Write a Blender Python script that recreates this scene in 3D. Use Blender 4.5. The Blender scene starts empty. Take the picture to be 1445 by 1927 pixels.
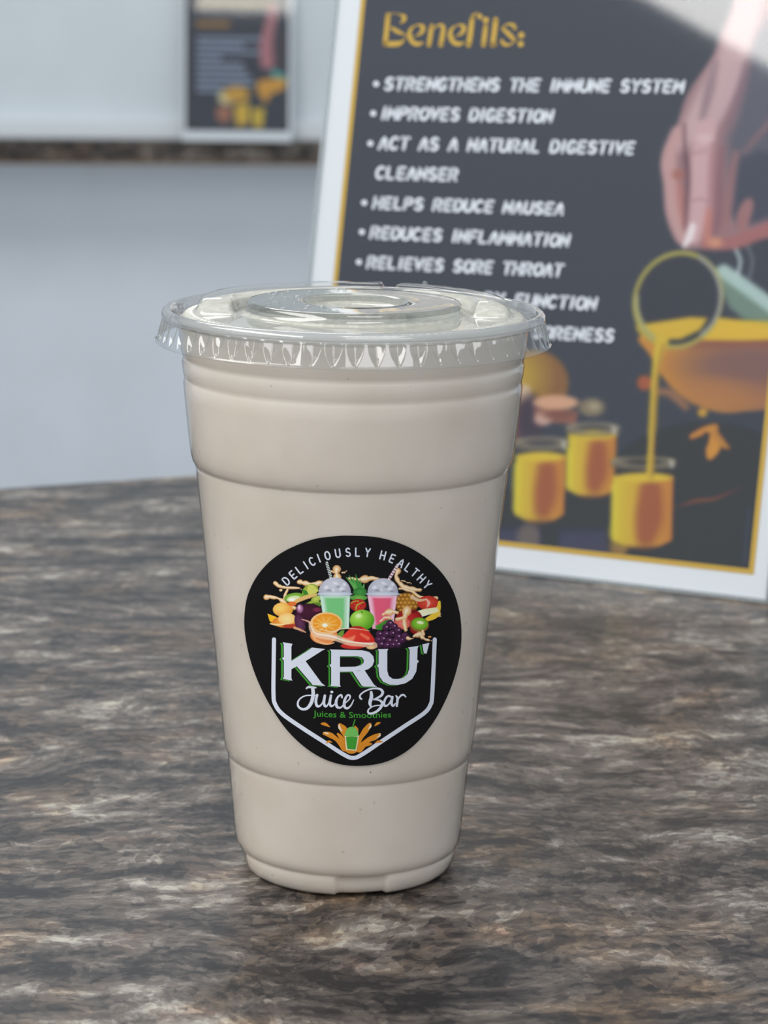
import bpy, bmesh, math, random
import numpy as np
from mathutils import Vector, Matrix

# ------------------------------------------------------------------ camera
CAM = Vector((0.008554, -0.656943, 0.234220))
PITCH, ROLL, FPX = math.radians(11.8), math.radians(0.85), 4800.0
FWD = Vector((0, math.cos(PITCH), -math.sin(PITCH)))
R0 = Vector((1, 0, 0)); U0 = Vector((0, math.sin(PITCH), math.cos(PITCH)))
RGT = math.cos(ROLL) * R0 + math.sin(ROLL) * U0
UPV = -math.sin(ROLL) * R0 + math.cos(ROLL) * U0
scene = bpy.context.scene
col = scene.collection
cam_data = bpy.data.cameras.new('camera')
cam = bpy.data.objects.new('camera', cam_data); col.objects.link(cam)
M = Matrix((RGT, UPV, -FWD)).transposed().to_4x4(); M.translation = CAM
cam.matrix_world = M
cam_data.sensor_fit = 'VERTICAL'; cam_data.sensor_height = 36.0; cam_data.sensor_width = 27.0
cam_data.lens = FPX / 1927 * 36
cam_data.clip_start = 0.01; cam_data.clip_end = 50
cam_data.dof.use_dof = True; cam_data.dof.focus_distance = 0.655
cam_data.dof.aperture_fstop = 24.0
scene.camera = cam

# ------------------------------------------------------------------ light
world = bpy.data.worlds.new('room_daylight'); scene.world = world; world.use_nodes = True
bg = world.node_tree.nodes['Background']
bg.inputs[0].default_value = (0.80, 0.90, 1.0, 1); bg.inputs[1].default_value = 0.62

def area(name, loc, target, sx, sy, power, color):
    l = bpy.data.lights.new(name, 'AREA'); l.shape = 'RECTANGLE'; l.size = sx; l.size_y = sy
    l.energy = power; l.color = color
    o = bpy.data.objects.new(name, l); col.objects.link(o); o.location = loc
    o.rotation_euler = (Vector(target) - Vector(loc)).to_track_quat('-Z', 'Y').to_euler()
    return o
# high window in the left wall, daylight through it; bottom edge at z = 1.1
area('window_daylight', (-1.50, -1.1, 1.6), (0.5, -1.1, 1.6), 3.0, 1.0, 64.0, (1.0, 0.98, 0.95))
# ceiling light panels
# window band behind the viewer
area('window_daylight', (0.75, -2.3, 1.12), (0.75, 0.0, 1.12), 1.8, 0.62, 13.5, (0.96, 0.96, 1.0))
area('ceiling_light', (0.4, -1.3, 2.0), (0.4, -1.3, 0.0), 1.2, 0.6, 11.0, (1.0, 0.97, 0.92))
area('ceiling_light', (-0.6, 2.3, 2.0), (-0.6, 2.3, 0.0), 1.2, 1.2, 30.0, (1.0, 0.99, 0.97))

vs = scene.view_settings
vs.view_transform = 'Standard'; vs.look = 'None'; vs.gamma = 1.0; vs.exposure = 0.0
vs.use_curve_mapping = False

# ------------------------------------------------------------------ helpers
def lin(c):
    c = np.asarray(c, float) / 255.0
    return np.where(c <= 0.04045, c / 12.92, ((c + 0.055) / 1.055) ** 2.4)
def rgba(c):
    v = lin(c); return (float(v[0]), float(v[1]), float(v[2]), 1.0)

def material(name, color=(0.5, 0.5, 0.5, 1), rough=0.5, spec=0.5, **kw):
    m = bpy.data.materials.new(name); m.use_nodes = True
    b = m.node_tree.nodes['Principled BSDF']
    b.inputs['Base Color'].default_value = color
    b.inputs['Roughness'].default_value = rough
    b.inputs['Specular IOR Level'].default_value = spec
    for k, v in kw.items(): b.inputs[k].default_value = v
    return m

def N(m, t, **kw):
    n = m.node_tree.nodes.new(t)
    for k, v in kw.items(): setattr(n, k, v)
    return n
def L(m, a, b): m.node_tree.links.new(a, b)

def math_node(m, op, a, b=None, clamp=False):
    n = N(m, 'ShaderNodeMath', operation=op); n.use_clamp = clamp
    for i, v in enumerate((a, b)):
        if v is None: continue
        if isinstance(v, (int, float)): n.inputs[i].default_value = v
        else: L(m, v, n.inputs[i])
    return n.outputs[0]

def mix_rgb(m, fac, a, b, blend='MIX'):
    n = N(m, 'ShaderNodeMix', data_type='RGBA', blend_type=blend)
    for sock, v in ((n.inputs[0], fac), (n.inputs[6], a), (n.inputs[7], b)):
        if isinstance(v, (int, float, tuple)): sock.default_value = v
        else: L(m, v, sock)
    return n.outputs[2]

def ramp(m, fac, stops, interp='LINEAR'):
    n = N(m, 'ShaderNodeValToRGB'); n.color_ramp.interpolation = interp
    els = n.color_ramp.elements
    while len(els) < len(stops): els.new(0.5)
    for e, (p, c) in zip(els, stops): e.position = p; e.color = c
    L(m, fac, n.inputs[0]); return n.outputs[0]

def noise(m, vec, scale, detail=4, rough=0.5, dist=0.0, out=0):
    n = N(m, 'ShaderNodeTexNoise'); n.inputs['Scale'].default_value = scale
    n.inputs['Detail'].default_value = detail; n.inputs['Roughness'].default_value = rough
    n.inputs['Distortion'].default_value = dist
    L(m, vec, n.inputs['Vector']); return n.outputs[out]

def thin_plastic(name, tint=(0.97, 0.98, 0.98, 1), rough=0.03, r0=0.05, haze=0.0, single=False):
    """thin clear plastic sheet: Fresnel reflection over straight transmission"""
    m = bpy.data.materials.new(name); m.use_nodes = True
    nt = m.node_tree; nt.nodes.clear()
    out = N(m, 'ShaderNodeOutputMaterial')
    tr = N(m, 'ShaderNodeBsdfTransparent'); tr.inputs[0].default_value = tint
    gl = N(m, 'ShaderNodeBsdfGlossy'); gl.inputs['Roughness'].default_value = rough
    lw = N(m, 'ShaderNodeLayerWeight'); lw.inputs['Blend'].default_value = 0.5
    p5 = math_node(m, 'POWER', lw.outputs['Facing'], 5.0)
    f1 = math_node(m, 'ADD', math_node(m, 'MULTIPLY', p5, 1 - r0), r0, True)
    fr = math_node(m, 'DIVIDE', math_node(m, 'MULTIPLY', f1, 2.0), math_node(m, 'ADD', f1, 1.0))      # both faces of the sheet
    if single: fr = f1          # wetted on the inner face
    mx = N(m, 'ShaderNodeMixShader'); L(m, fr, mx.inputs[0])
    body = tr.outputs[0]
    if haze:
        df = N(m, 'ShaderNodeBsdfDiffuse'); df.inputs[0].default_value = (.76, .77, .77, 1); tl = N(m, 'ShaderNodeBsdfTranslucent'); tl.inputs[0].default_value = (.76, .77, .77, 1)
        m1 = N(m, 'ShaderNodeMixShader'); m1.inputs[0].default_value = .5; L(m, df.outputs[0], m1.inputs[1]); L(m, tl.outputs[0], m1.inputs[2])
        m2 = N(m, 'ShaderNodeMixShader'); m2.inputs[0].default_value = haze; L(m, tr.outputs[0], m2.inputs[1]); L(m, m1.outputs[0], m2.inputs[2]); body = m2.outputs[0]
    L(m, body, mx.inputs[1]); L(m, gl.outputs[0], mx.inputs[2]); L(m, mx.outputs[0], out.inputs[0])
    return m

def link(name, me, mat=None, parent=None, smooth=False, **props):
    o = bpy.data.objects.new(name, me); col.objects.link(o)
    if mat is not None: me.materials.append(mat)
    if parent is not None: o.parent = parent
    if smooth: me.polygons.foreach_set('use_smooth', [True] * len(me.polygons))
    for k, v in props.items(): o[k] = v
    return o
def from_bm(name, bm, mat=None, parent=None, smooth=False, **props):
    me = bpy.data.meshes.new(name); bm.to_mesh(me); bm.free()
    return link(name, me, mat, parent, smooth, **props)
def from_py(name, v, f, mat=None, parent=None, smooth=False, **props):
    me = bpy.data.meshes.new(name); me.from_pydata([tuple(p) for p in v], [], f); me.update()
    return link(name, me, mat, parent, smooth, **props)
def empty(name, loc, label, cat, rz=0.0, group=None):
    o = bpy.data.objects.new(name, None); col.objects.link(o); o.location = loc
    o.rotation_euler = (0, 0, rz); o.empty_display_size = 0.05
    o['label'] = label; o['category'] = cat
    if group: o['group'] = group
    return o

def prism(pts, z0, z1, bevel=0.0):
    bm = bmesh.new()
    lo = [bm.verts.new((x, y, z0)) for x, y in pts]; hi = [bm.verts.new((x, y, z1)) for x, y in pts]
    n = len(pts)
    bm.faces.new(lo[::-1]); bm.faces.new(hi)
    for i in range(n): bm.faces.new((lo[i], lo[(i + 1) % n], hi[(i + 1) % n], hi[i]))
    bmesh.ops.recalc_face_normals(bm, faces=bm.faces)
    if bevel: bmesh.ops.bevel(bm, geom=list(bm.edges), offset=bevel, segments=3, affect='EDGES', profile=0.6)
    return bm
def box(x0, x1, y0, y1, z0, z1, bevel=0.0):
    return prism([(x0, y0), (x1, y0), (x1, y1), (x0, y1)], z0, z1, bevel)

def catmull(pts, n=6, closed=False):
    P = np.asarray(pts, float); out = []
    k = len(P); rng = range(k if closed else k - 1)
    for i in rng:
        g = (lambda j: P[j % k]) if closed else (lambda j: P[min(max(j, 0), k - 1)])
        a, b, c, d = g(i - 1), g(i), g(i + 1), g(i + 2)
        for t in np.linspace(0, 1, n, endpoint=False):
            out.append(0.5 * (2 * b + (c - a) * t + (2 * a - 5 * b + 4 * c - d) * t * t + (3 * b - a - 3 * c + d) * t ** 3))
    if not closed: out.append(P[-1])
    return np.array(out)

# ------------------------------------------------------------------ picture painter (colours for printed pictures, stored per vertex)
class Canvas:
    def __init__(s, x0, y0, x1, y1, step, base):
        s.x0, s.y0, s.step = x0, y0, step
        s.W, s.H = int((x1 - x0) / step) + 1, int((y1 - y0) / step) + 1
        s.im = np.empty((s.H, s.W, 3)); s.im[:] = base
    def win(s, x0, y0, x1, y1):
        i0, i1 = max(int((x0 - s.x0) / s.step) - 1, 0), min(int((x1 - s.x0) / s.step) + 2, s.W)
        j0, j1 = max(int((y0 - s.y0) / s.step) - 1, 0), min(int((y1 - s.y0) / s.step) + 2, s.H)
        if i1 <= i0 or j1 <= j0: return None
        X = s.x0 + s.step * np.arange(i0, i1)[None, :]; Y = s.y0 + s.step * np.arange(j0, j1)[:, None]
        return (slice(j0, j1), slice(i0, i1)), X + 0 * Y, Y + 0 * X
    def put(s, sl, a, c):
        a = a[..., None]; s.im[sl] = s.im[sl] * (1 - a) + np.asarray(c, float) * a
    def ell(s, cx, cy, rx, ry, c, c2=None, rot=0, soft=2.0, alpha=1.0, hx=0.0, hy=0.0, ring=None, half=None):
        R = max(rx, ry) + soft * 2; w = s.win(cx - R, cy - R, cx + R, cy + R)
        if w is None: return
        sl, X, Y = w; ca, sa = math.cos(math.radians(rot)), math.sin(math.radians(rot))
        u = ((X - cx) * ca + (Y - cy) * sa) / rx; v = (-(X - cx) * sa + (Y - cy) * ca) / ry
        d = np.sqrt(u * u + v * v); m = min(rx, ry)
        a = np.clip((1 - d) * m / soft + 0.5, 0, 1) if ring is None else np.clip((ring / 2 - np.abs(1 - d) * m) / soft + 0.5, 0, 1)
        if half == 'top': a = a * (v < 0.05)
        cc = np.asarray(c, float)
        if c2 is not None:
            g = np.clip(np.sqrt((u - hx) ** 2 + (v - hy) ** 2) / 1.3, 0, 1)[..., None] ** 1.3
            cc = cc * (1 - g) + np.asarray(c2, float) * g
        s.put(sl, a * alpha, cc)
    def segdist(s, X, Y, P, Wd=None):
        best = np.full(X.shape, 1e9)
        for i in range(len(P) - 1):
            ax, ay = P[i][:2]; bx, by = P[i + 1][:2]; dx, dy = bx - ax, by - ay
            t = np.clip(((X - ax) * dx + (Y - ay) * dy) / (dx * dx + dy * dy + 1e-9), 0, 1)
            d = np.hypot(X - ax - t * dx, Y - ay - t * dy)
            if Wd is not None: d = d - (Wd[i] * (1 - t) + Wd[i + 1] * t) / 2
            best = np.minimum(best, d)
        return best
    def stroke(s, pts, w, c, soft=2.0, alpha=1.0, n=5):
        P = np.asarray(pts, float); w = [w] * len(P) if np.isscalar(w) else list(w)
        Q = catmull(np.c_[P, w], n) if n > 1 else np.c_[P, w]
        m = max(w) / 2 + soft * 2
        r = s.win(Q[:, 0].min() - m, Q[:, 1].min() - m, Q[:, 0].max() + m, Q[:, 1].max() + m)
        if r is None: return
        sl, X, Y = r; d = s.segdist(X, Y, Q, Q[:, 2])
        s.put(sl, np.clip(-d / soft + 0.5, 0, 1) * alpha, c)
    def poly(s, pts, c, soft=2.0, alpha=1.0, c2=None, gdir=(1, 0), n=1):
        P = np.asarray(pts, float)
        if n > 1: P = catmull(P, n, True)
        m = soft * 2
        r = s.win(P[:, 0].min() - m, P[:, 1].min() - m, P[:, 0].max() + m, P[:, 1].max() + m)
        if r is None: return
        sl, X, Y = r; ins = np.zeros(X.shape, bool); k = len(P)
        for i in range(k):
            (ax, ay), (bx, by) = P[i], P[(i + 1) % k]
            if ay == by: continue
            ins ^= ((ay > Y) != (by > Y)) & (X < (bx - ax) * (Y - ay) / (by - ay) + ax)
        d = s.segdist(X, Y, np.vstack([P, P[:1]])); d = np.where(ins, -d, d)
        cc = np.asarray(c, float)
        if c2 is not None:
            q = X * gdir[0] + Y * gdir[1]; pq = P @ np.asarray(gdir, float)
            g = np.clip((q - pq.min()) / (np.ptp(pq) + 1e-9), 0, 1)[..., None]
            cc = cc * (1 - g) + np.asarray(c2, float) * g
        s.put(sl, np.clip(-d / soft + 0.5, 0, 1) * alpha, cc)
    def blur(s, px):
        k = max(int(px / s.step * 2), 1); x = np.arange(-k, k + 1); g = np.exp(-0.5 * (x / (k / 2)) ** 2); g /= g.sum()
        for ax in (0, 1):
            pad = [(0, 0)] * 3; pad[ax] = (k, k)
            A = np.pad(s.im, pad, mode='edge'); n = s.im.shape[ax]; out = 0
            for i, wgt in enumerate(g):
                out = out + wgt * (A[i:i + n] if ax == 0 else A[:, i:i + n])
            s.im = out
    def mesh(s, name, mapping, mat, parent, gain=1.0, off=0.0, base=None, **props):
        X, Y = np.meshgrid(s.x0 + s.step * np.arange(s.W), s.y0 + s.step * np.arange(s.H))
        co = mapping(X.ravel(), Y.ravel())
        idx = np.arange(s.W * s.H).reshape(s.H, s.W)
        q = np.stack([idx[1:, :-1], idx[1:, 1:], idx[:-1, 1:], idx[:-1, :-1]], -1).reshape(-1, 4)
        if base is not None:      # keep only the painted part
            mk = (np.abs(s.im - np.asarray(base, float)).sum(-1) > 6).ravel(); q = q[mk[q].any(1)]
            used = np.unique(q); rm = np.zeros(len(co), int); rm[used] = np.arange(len(used)); q = rm[q]; co = co[used]
        else: used = slice(None)
        me = bpy.data.meshes.new(name); me.vertices.add(len(co)); me.vertices.foreach_set('co', co.astype(np.float32).ravel())
        me.loops.add(q.size); me.loops.foreach_set('vertex_index', q.ravel().astype(np.int32))
        me.polygons.add(len(q)); me.polygons.foreach_set('loop_start', np.arange(0, q.size, 4, dtype=np.int32))
        me.polygons.foreach_set('loop_total', np.full(len(q), 4, dtype=np.int32)); me.update(); me.validate()
        ca = me.color_attributes.new('print', 'FLOAT_COLOR', 'POINT')
        c = np.clip(lin(s.im.reshape(-1, 3)[used]) * gain - off, 0.002, 1); c = np.c_[c, np.ones(len(c))]
        ca.data.foreach_set('color', c.astype(np.float32).ravel())
        return link(name, me, mat, parent, True, **props)

def print_material(name, rough=0.5, spec=0.3):
    m = material(name, rough=rough, spec=spec)
    a = N(m, 'ShaderNodeAttribute', attribute_name='print')
    L(m, a.outputs['Color'], m.node_tree.nodes['Principled BSDF'].inputs['Base Color']); return m

# ------------------------------------------------------------------ flat lettering (shapes drawn in artwork units, then laid on a surface)
def flat():
    return bmesh.new()
def f_poly(bm, pts):
    vs_ = [bm.verts.new((x, y, 0)) for x, y in pts]
    try: bm.faces.new(vs_)
    except ValueError: pass
def f_disc(bm, cx, cy, r, ry=None, n=20, rot=0):
    ry = ry or r; c, s = math.cos(rot), math.sin(rot)
    f_poly(bm, [(cx + r * math.cos(a) * c - ry * math.sin(a) * s, cy + r * math.cos(a) * s + ry * math.sin(a) * c)
                for a in [2 * math.pi * i / n for i in range(n)]])
def f_stroke(bm, pts, w, n=5, caps=True):
    P = np.asarray(pts, float); w = [w] * len(P) if np.isscalar(w) else list(w)
    Q = catmull(np.c_[P, w], n) if (n > 1 and len(P) > 2) else np.c_[P, w]
    T = np.gradient(Q[:, :2], axis=0) if len(Q) > 2 else np.repeat([Q[1, :2] - Q[0, :2]], 2, 0)
    T /= np.linalg.norm(T, axis=1)[:, None] + 1e-9
    Nn = np.c_[-T[:, 1], T[:, 0]] * Q[:, 2:3] / 2
    a = [bm.verts.new((*(q[:2] + d), 0)) for q, d in zip(Q, Nn)]
    b = [bm.verts.new((*(q[:2] - d), 0)) for q, d in zip(Q, Nn)]
    for i in range(len(Q) - 1): bm.faces.new((a[i], a[i + 1], b[i + 1], b[i]))
    if caps:
        for k in (0, -1): f_disc(bm, Q[k, 0], Q[k, 1], max(Q[k, 2], .01) / 2, n=12)
def lay(name, bm, mapping, mat, parent, offset, cut=None, **props):
    bm.normal_update(); bmesh.ops.triangulate(bm, faces=bm.faces)
    if cut:
        xs = [v.co.x for v in bm.verts]; x = math.floor(min(xs) / cut) * cut + cut
        while x < max(xs):
            bmesh.ops.bisect_plane(bm, geom=list(bm.verts) + list(bm.edges) + list(bm.faces), plane_co=(x, 0, 0), plane_no=(1, 0, 0), dist=1e-5)
            x += cut
        bmesh.ops.triangulate(bm, faces=bm.faces)
    co = np.array([v.co[:] for v in bm.verts]); P = mapping(co[:, 0], co[:, 1], offset)
    for v, p in zip(bm.verts, P): v.co = p
    return from_bm(name, bm, mat, parent, False, **props)

def arc(cx, cy, rx, ry, a0, a1, n=7):
    return [(cx + rx * math.cos(math.radians(a)), cy + ry * math.sin(math.radians(a))) for a in np.linspace(a0, a1, n)]
# stroke alphabet: x 0..0.6, y 0 (base) .. 1 (top)
G = {
 'A': [[(0, 0), (.3, 1), (.6, 0)], [(.1, .32), (.5, .32)]],
 'C': [arc(.32, .5, .32, .5, 50, 310, 9)],
 'D': [[(0, 0), (0, 1)], [(0, 1), (.25, 1)] + arc(.25, .5, .35, .5, 90, -90, 8) + [(0, 0)]],
 'E': [[(.52, 1), (.03, 1)], [(.03, 1), (.03, 0)], [(.03, 0), (.52, 0)], [(.03, .5), (.46, .5)]],
 'F': [[(.54, 1), (.03, 1)], [(.03, 1), (.03, 0)], [(.03, .5), (.46, .5)]],
 'G': [arc(.32, .5, .32, .5, 50, 350, 10), [(.62, .42), (.38, .42)]],
 'H': [[(0, 0), (0, 1)], [(.58, 0), (.58, 1)], [(0, .5), (.58, .5)]],
 'I': [[(.12, 0), (.12, 1)]],
 'L': [[(.03, 1), (.03, 0)], [(.03, 0), (.5, 0)]],
 'M': [[(0, 0), (0.02, 1)], [(.02, 1), (.34, .3)], [(.34, .3), (.66, 1)], [(.66, 1), (.68, 0)]],
 'N': [[(0, 0), (0, 1)], [(0, 1), (.58, 0)], [(.58, 0), (.58, 1)]],
 'O': [arc(.32, .5, .32, .5, 90, 450, 13)],
 'P': [[(0, 0), (0, 1)], [(0, 1), (.28, 1)] + arc(.28, .74, .26, .26, 90, -90, 7) + [(0, .48)]],
 'R': [[(0, 0), (0, 1)], [(0, 1), (.28, 1)] + arc(.28, .74, .26, .26, 90, -90, 7) + [(0, .48)], [(.26, .48), (.56, 0)]],
 'S': [arc(.29, .75, .25, .25, 35, 235, 7) + arc(.29, .25, .27, .25, 60, -145, 8)],
 'T': [[(0, 1), (.58, 1)], [(.29, 1), (.29, 0)]],
 'U': [[(0, 1), (0, .35)] + arc(.29, .3, .29, .3, 190, 350, 7) + [(.58, .35), (.58, 1)]],
 'V': [[(0, 1), (.29, 0)], [(.29, 0), (.58, 1)]],
 'Y': [[(0, 1), (.29, .48)], [(.58, 1), (.29, .48)], [(.29, .48), (.29, 0)]],
}
def glyph(bm, ch, f, w):
    for st in G[ch]:
        f_stroke(bm, [f(x, y) for x, y in st], w, n=3 if len(st) > 2 else 1)
def adv(ch): return {'I': .24, 'M': .70, ' ': .45}.get(ch, .60)
def line_text(bm, text, TL, BL, TR, BR, w, gap=.26, shear=.10):
    """one line of capitals between its left end (top, base) and right end (top, base)"""
    TL, BL, TR, BR = map(np.array, (TL, BL, TR, BR)); tot = sum(adv(c) for c in text) + gap * (len(text) - 1); x = 0
    for c in text:
        if c != ' ':
            def f(gx, gy, x=x):
                u = (x + gx + shear * (gy - .5)) / tot
                return tuple((BL * (1 - u) + BR * u) * (1 - gy) + (TL * (1 - u) + TR * u) * gy)
            glyph(bm, c, f, w)
        x += adv(c) + gap

# ================================================================== STRUCTURE
FAR_A = Vector((-0.727502, 4.204136, -0.073093)); YAW = math.radians(7.444)
FU = Vector((math.cos(YAW), math.sin(YAW), 0)); FN = Vector((-math.sin(YAW), math.cos(YAW), 0))   # along / away
FLOOR = -0.92

def granite(name, scale=1.0, rough=0.38):
    m = material(name, rough=rough, spec=0.22); bs = m.node_tree.nodes['Principled BSDF']
    tc = N(m, 'ShaderNodeTexCoord')
    mp = N(m, 'ShaderNodeMapping'); L(m, tc.outputs['Object'], mp.inputs[0])
    mp.inputs['Scale'].default_value = (scale, scale, scale)
    w1 = noise(m, mp.outputs[0], 7.0, 3, .55, 0, 1)
    vm = N(m, 'ShaderNodeVectorMath', operation='MULTIPLY_ADD'); L(m, w1, vm.inputs[0]); vm.inputs[1].default_value = (.055, .055, .055); L(m, mp.outputs[0], vm.inputs[2])
    w2 = noise(m, vm.outputs[0], 130.0, 4, .65, 0, 1)
    vm2 = N(m, 'ShaderNodeVectorMath', operation='MULTIPLY_ADD'); L(m, w2, vm2.inputs[0]); vm2.inputs[1].default_value = (.0045, .0045, .0045); L(m, vm.outputs[0], vm2.inputs[2])
    V = vm2.outputs[0]
    mb = N(m, 'ShaderNodeMapping'); L(m, V, mb.inputs[0]); mb.inputs['Rotation'].default_value = (0, 0, math.radians(-32)); mb.inputs['Scale'].default_value = (.55, 1.5, 1)
    B = mb.outputs[0]
    big = noise(m, B, 22.0, 3, .55)
    mid = noise(m, B, 75.0, 4, .62)
    def cells(sc_):
        vo = N(m, 'ShaderNodeTexVoronoi', feature='F1'); vo.inputs['Scale'].default_value = sc_; L(m, V, vo.inputs['Vector'])
        sep = N(m, 'ShaderNodeSeparateColor'); L(m, vo.outputs['Color'], sep.inputs[0]); return sep.outputs[0]
    fine = noise(m, V, 520.0, 4, .75)
    s = math_node(m, 'ADD', math_node(m, 'MULTIPLY', big, 0.85), math_node(m, 'MULTIPLY', mid, 1.20))
    s = math_node(m, 'ADD', s, math_node(m, 'MULTIPLY', cells(190.0), 0.18))
    s = math_node(m, 'ADD', s, math_node(m, 'MULTIPLY', cells(400.0), 0.18))
    s = math_node(m, 'ADD', s, math_node(m, 'MULTIPLY', fine, 0.32))
    s = math_node(m, 'SUBTRACT', s, 0.875)
    c = ramp(m, s, [(0.23, rgba((26, 25, 28))), (0.37, rgba((54, 50, 49))), (0.49, rgba((82, 75, 70))),
                    (0.61, rgba((102, 93, 86))), (0.74, rgba((138, 131, 122))), (0.92, rgba((182, 177, 164)))])
    # warm tan veins in places
    tan = noise(m, V, 26.0, 4, .6, .4)
    tf = ramp(m, tan, [(0.52, (0, 0, 0, 1)), (0.68, (1, 1, 1, 1))])
    c = mix_rgb(m, math_node(m, 'MULTIPLY', tf, 0.9), c, mix_rgb(m, 1.0, c, (1.30, 1.05, 0.78, 1), 'MULTIPLY'))
    rd = noise(m, mp.outputs[0], 48.0, 3, .6, .6)
    rf = ramp(m, rd, [(0.60, (0, 0, 0, 1)), (0.74, (1, 1, 1, 1))])
    c = mix_rgb(m, math_node(m, 'MULTIPLY', rf, 0.55), c, mix_rgb(m, 1.0, c, (1.28, 0.93, 0.80, 1), 'MULTIPLY'))
    L(m, c, bs.inputs['Base Color'])
    bp = N(m, 'ShaderNodeBump'); bp.inputs['Strength'].default_value = 0.12; bp.inputs['Distance'].default_value = 0.0004
    L(m, fine, bp.inputs['Height']); L(m, bp.outputs[0], bs.inputs['Normal'])
    return m

def painted(name, c, rough=0.5, var=0.03):
    m = material(name, rough=rough, spec=0.4); bs = m.node_tree.nodes['Principled BSDF']
    tc = N(m, 'ShaderNodeTexCoord'); n = noise(m, tc.outputs['Object'], 6.0, 3)
    a = tuple(x * (1 - var) for x in c[:3]) + (1,); b = tuple(min(x * (1 + var), 1) for x in c[:3]) + (1,)
    L(m, ramp(m, n, [(.3, a), (.7, b)]), bs.inputs['Base Color']); return m

m_granite = granite('mottled_brown_stone')
m_granite_far = granite('dark_stone_edge')
m_wall = painted('white_wall_paint', (0.70, 0.745, 0.77), 0.45)
m_trim = painted('white_trim_paint', (0.80, 0.835, 0.86), 0.35)
m_cab = painted('grey_cabinet_paint', (0.78, 0.82, 0.87), 0.5)
m_floor = painted('grey_floor', (0.42, 0.41, 0.40), 0.4)
m_wood = painted('brown_chipboard', (0.20, 0.12, 0.06), 0.7, .3)

fl = from_bm('floor', box(-5, 5, -2.5, 6.5, FLOOR - .05, FLOOR), m_floor); fl['kind'] = 'structure'

def far_local(bm):  # bring a far-counter piece from its own frame to the room
    bm.transform(Matrix.Translation(FAR_A) @ Matrix.Rotation(YAW, 4, 'Z')); return bm
w = from_bm('wall_back', far_local(box(-3.0, 4.0, 0.056, 0.36, -.040, 2.4)), m_wall); w['kind'] = 'structure'
w = from_bm('wall_back', far_local(box(-3.0, 4.0, 0.18, 0.36, FLOOR - FAR_A.z, -.0402)), m_cab); w['kind'] = 'structure'
w = from_bm('trim_1', far_local(box(-3.0, 4.0, 0.030, 0.0558, 0.0002, 0.040, .003)), m_trim); w['kind'] = 'structure'
fc = empty('stone_ledge', tuple(FAR_A + Vector((0, 0, -.0455))), 'distant dark stone ledge running along the white back wall', 'counter', YAW)
from_bm('stone_slab', box(-3.0, 4.0, 0.0, 0.0558, 0.0055, .0455, .003), m_granite_far, fc)
from_bm('wood_strip', box(-3.0, 4.0, 0.002, 0.0558, 0.0, .0052), m_wood, fc, label='thin brown wooden underside strip')

# near counter ------------------------------------------------------
BU = Vector((0.9055, 0.4243, 0)).normalized()
e0 = Vector((-0.170186, 0.506242, 0)); d_ = Vector((-0.082939, 0.545559, 0)) - e0; d_.normalize()
pL = e0 - d_ * 0.75; pR = e0 + d_ * 1.10
ct = empty('stone_counter', (0, 0, FLOOR), 'near counter with mottled brown and grey stone top under the cup', 'counter')
bm = prism([(pL.x, pL.y), (-0.85, -0.45), (0.9, -0.45), (1.0, pR.y), (pR.x, pR.y)][::-1], -FLOOR - .038, -FLOOR, .0025)
from_bm('worktop', bm, m_granite, ct)
from_bm('base_cabinet', prism([(-.72, .1), (-.72, -.38), (.82, -.38), (.82, .9)][::-1], 0, -FLOOR - .038), m_cab, ct)

# ================================================================== SIGNS
m_paper = material('white_sign_paper', (0.84, 0.86, 0.89, 1), 0.5, 0.3)
m_clear = thin_plastic('clear_acrylic', (0.985, 0.99, 0.99, 1), 0.035, 0.029)
m_edge = thin_plastic('acrylic_edge', (0.9, 0.95, 0.96, 1), 0.1, 0.05, 0.35)
m_photo = print_material('printed_picture')
m_white_ink = material('white_ink', rgba((240, 243, 250)), 0.5, 0.2)
m_gold_ink = material('gold_ink', rgba((212, 170, 48)), 0.5, 0.2)

BR = Vector((0.156603, 0.302473, 0.0)); SU = Vector((0.905923, -0.423442, 0)).normalized()
LEAN = math.radians(11.5)
SB = Vector((-SU.y, SU.x, 0)); SUP = SB * math.sin(LEAN) + Vector((0, 0, math.cos(LEAN))); SN = SU.cross(SUP)
SW, SH = 0.209, 0.270
def sign_uv(x, y):
    """artwork units to metres on the sheet (origin: bottom right corner of the sheet)"""
    x = np.asarray(x, float); y = np.asarray(y, float)
    D = np.array(FWD)[None] + np.array(RGT)[None] * ((x - 722.5) / FPX)[:, None] - np.array(UPV)[None] * ((y - 963.5) / FPX)[:, None]
    n = np.array(SN); t = ((np.array(BR) - np.array(CAM)) @ n) / (D @ n)
    P = np.array(CAM)[None] + D * t[:, None] - np.array(BR)[None]
    return P @ np.array(SU), P @ np.array(SUP)
def uv_art(u, v):
    P = np.array(BR)[None] + np.outer(u, np.array(SU)) + np.outer(v, np.array(SUP)) - np.array(CAM)[None]
    z = P @ np.array(FWD); return 722.5 + FPX * (P @ np.array(RGT)) / z, 963.5 - FPX * (P @ np.array(UPV)) / z
# sign-local frame: origin at bottom centre, x along, y back, z up the leaning sheet
def local(u, v, off): return np.stack([u + SW / 2, np.full_like(u, -off), v], 1)

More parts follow.
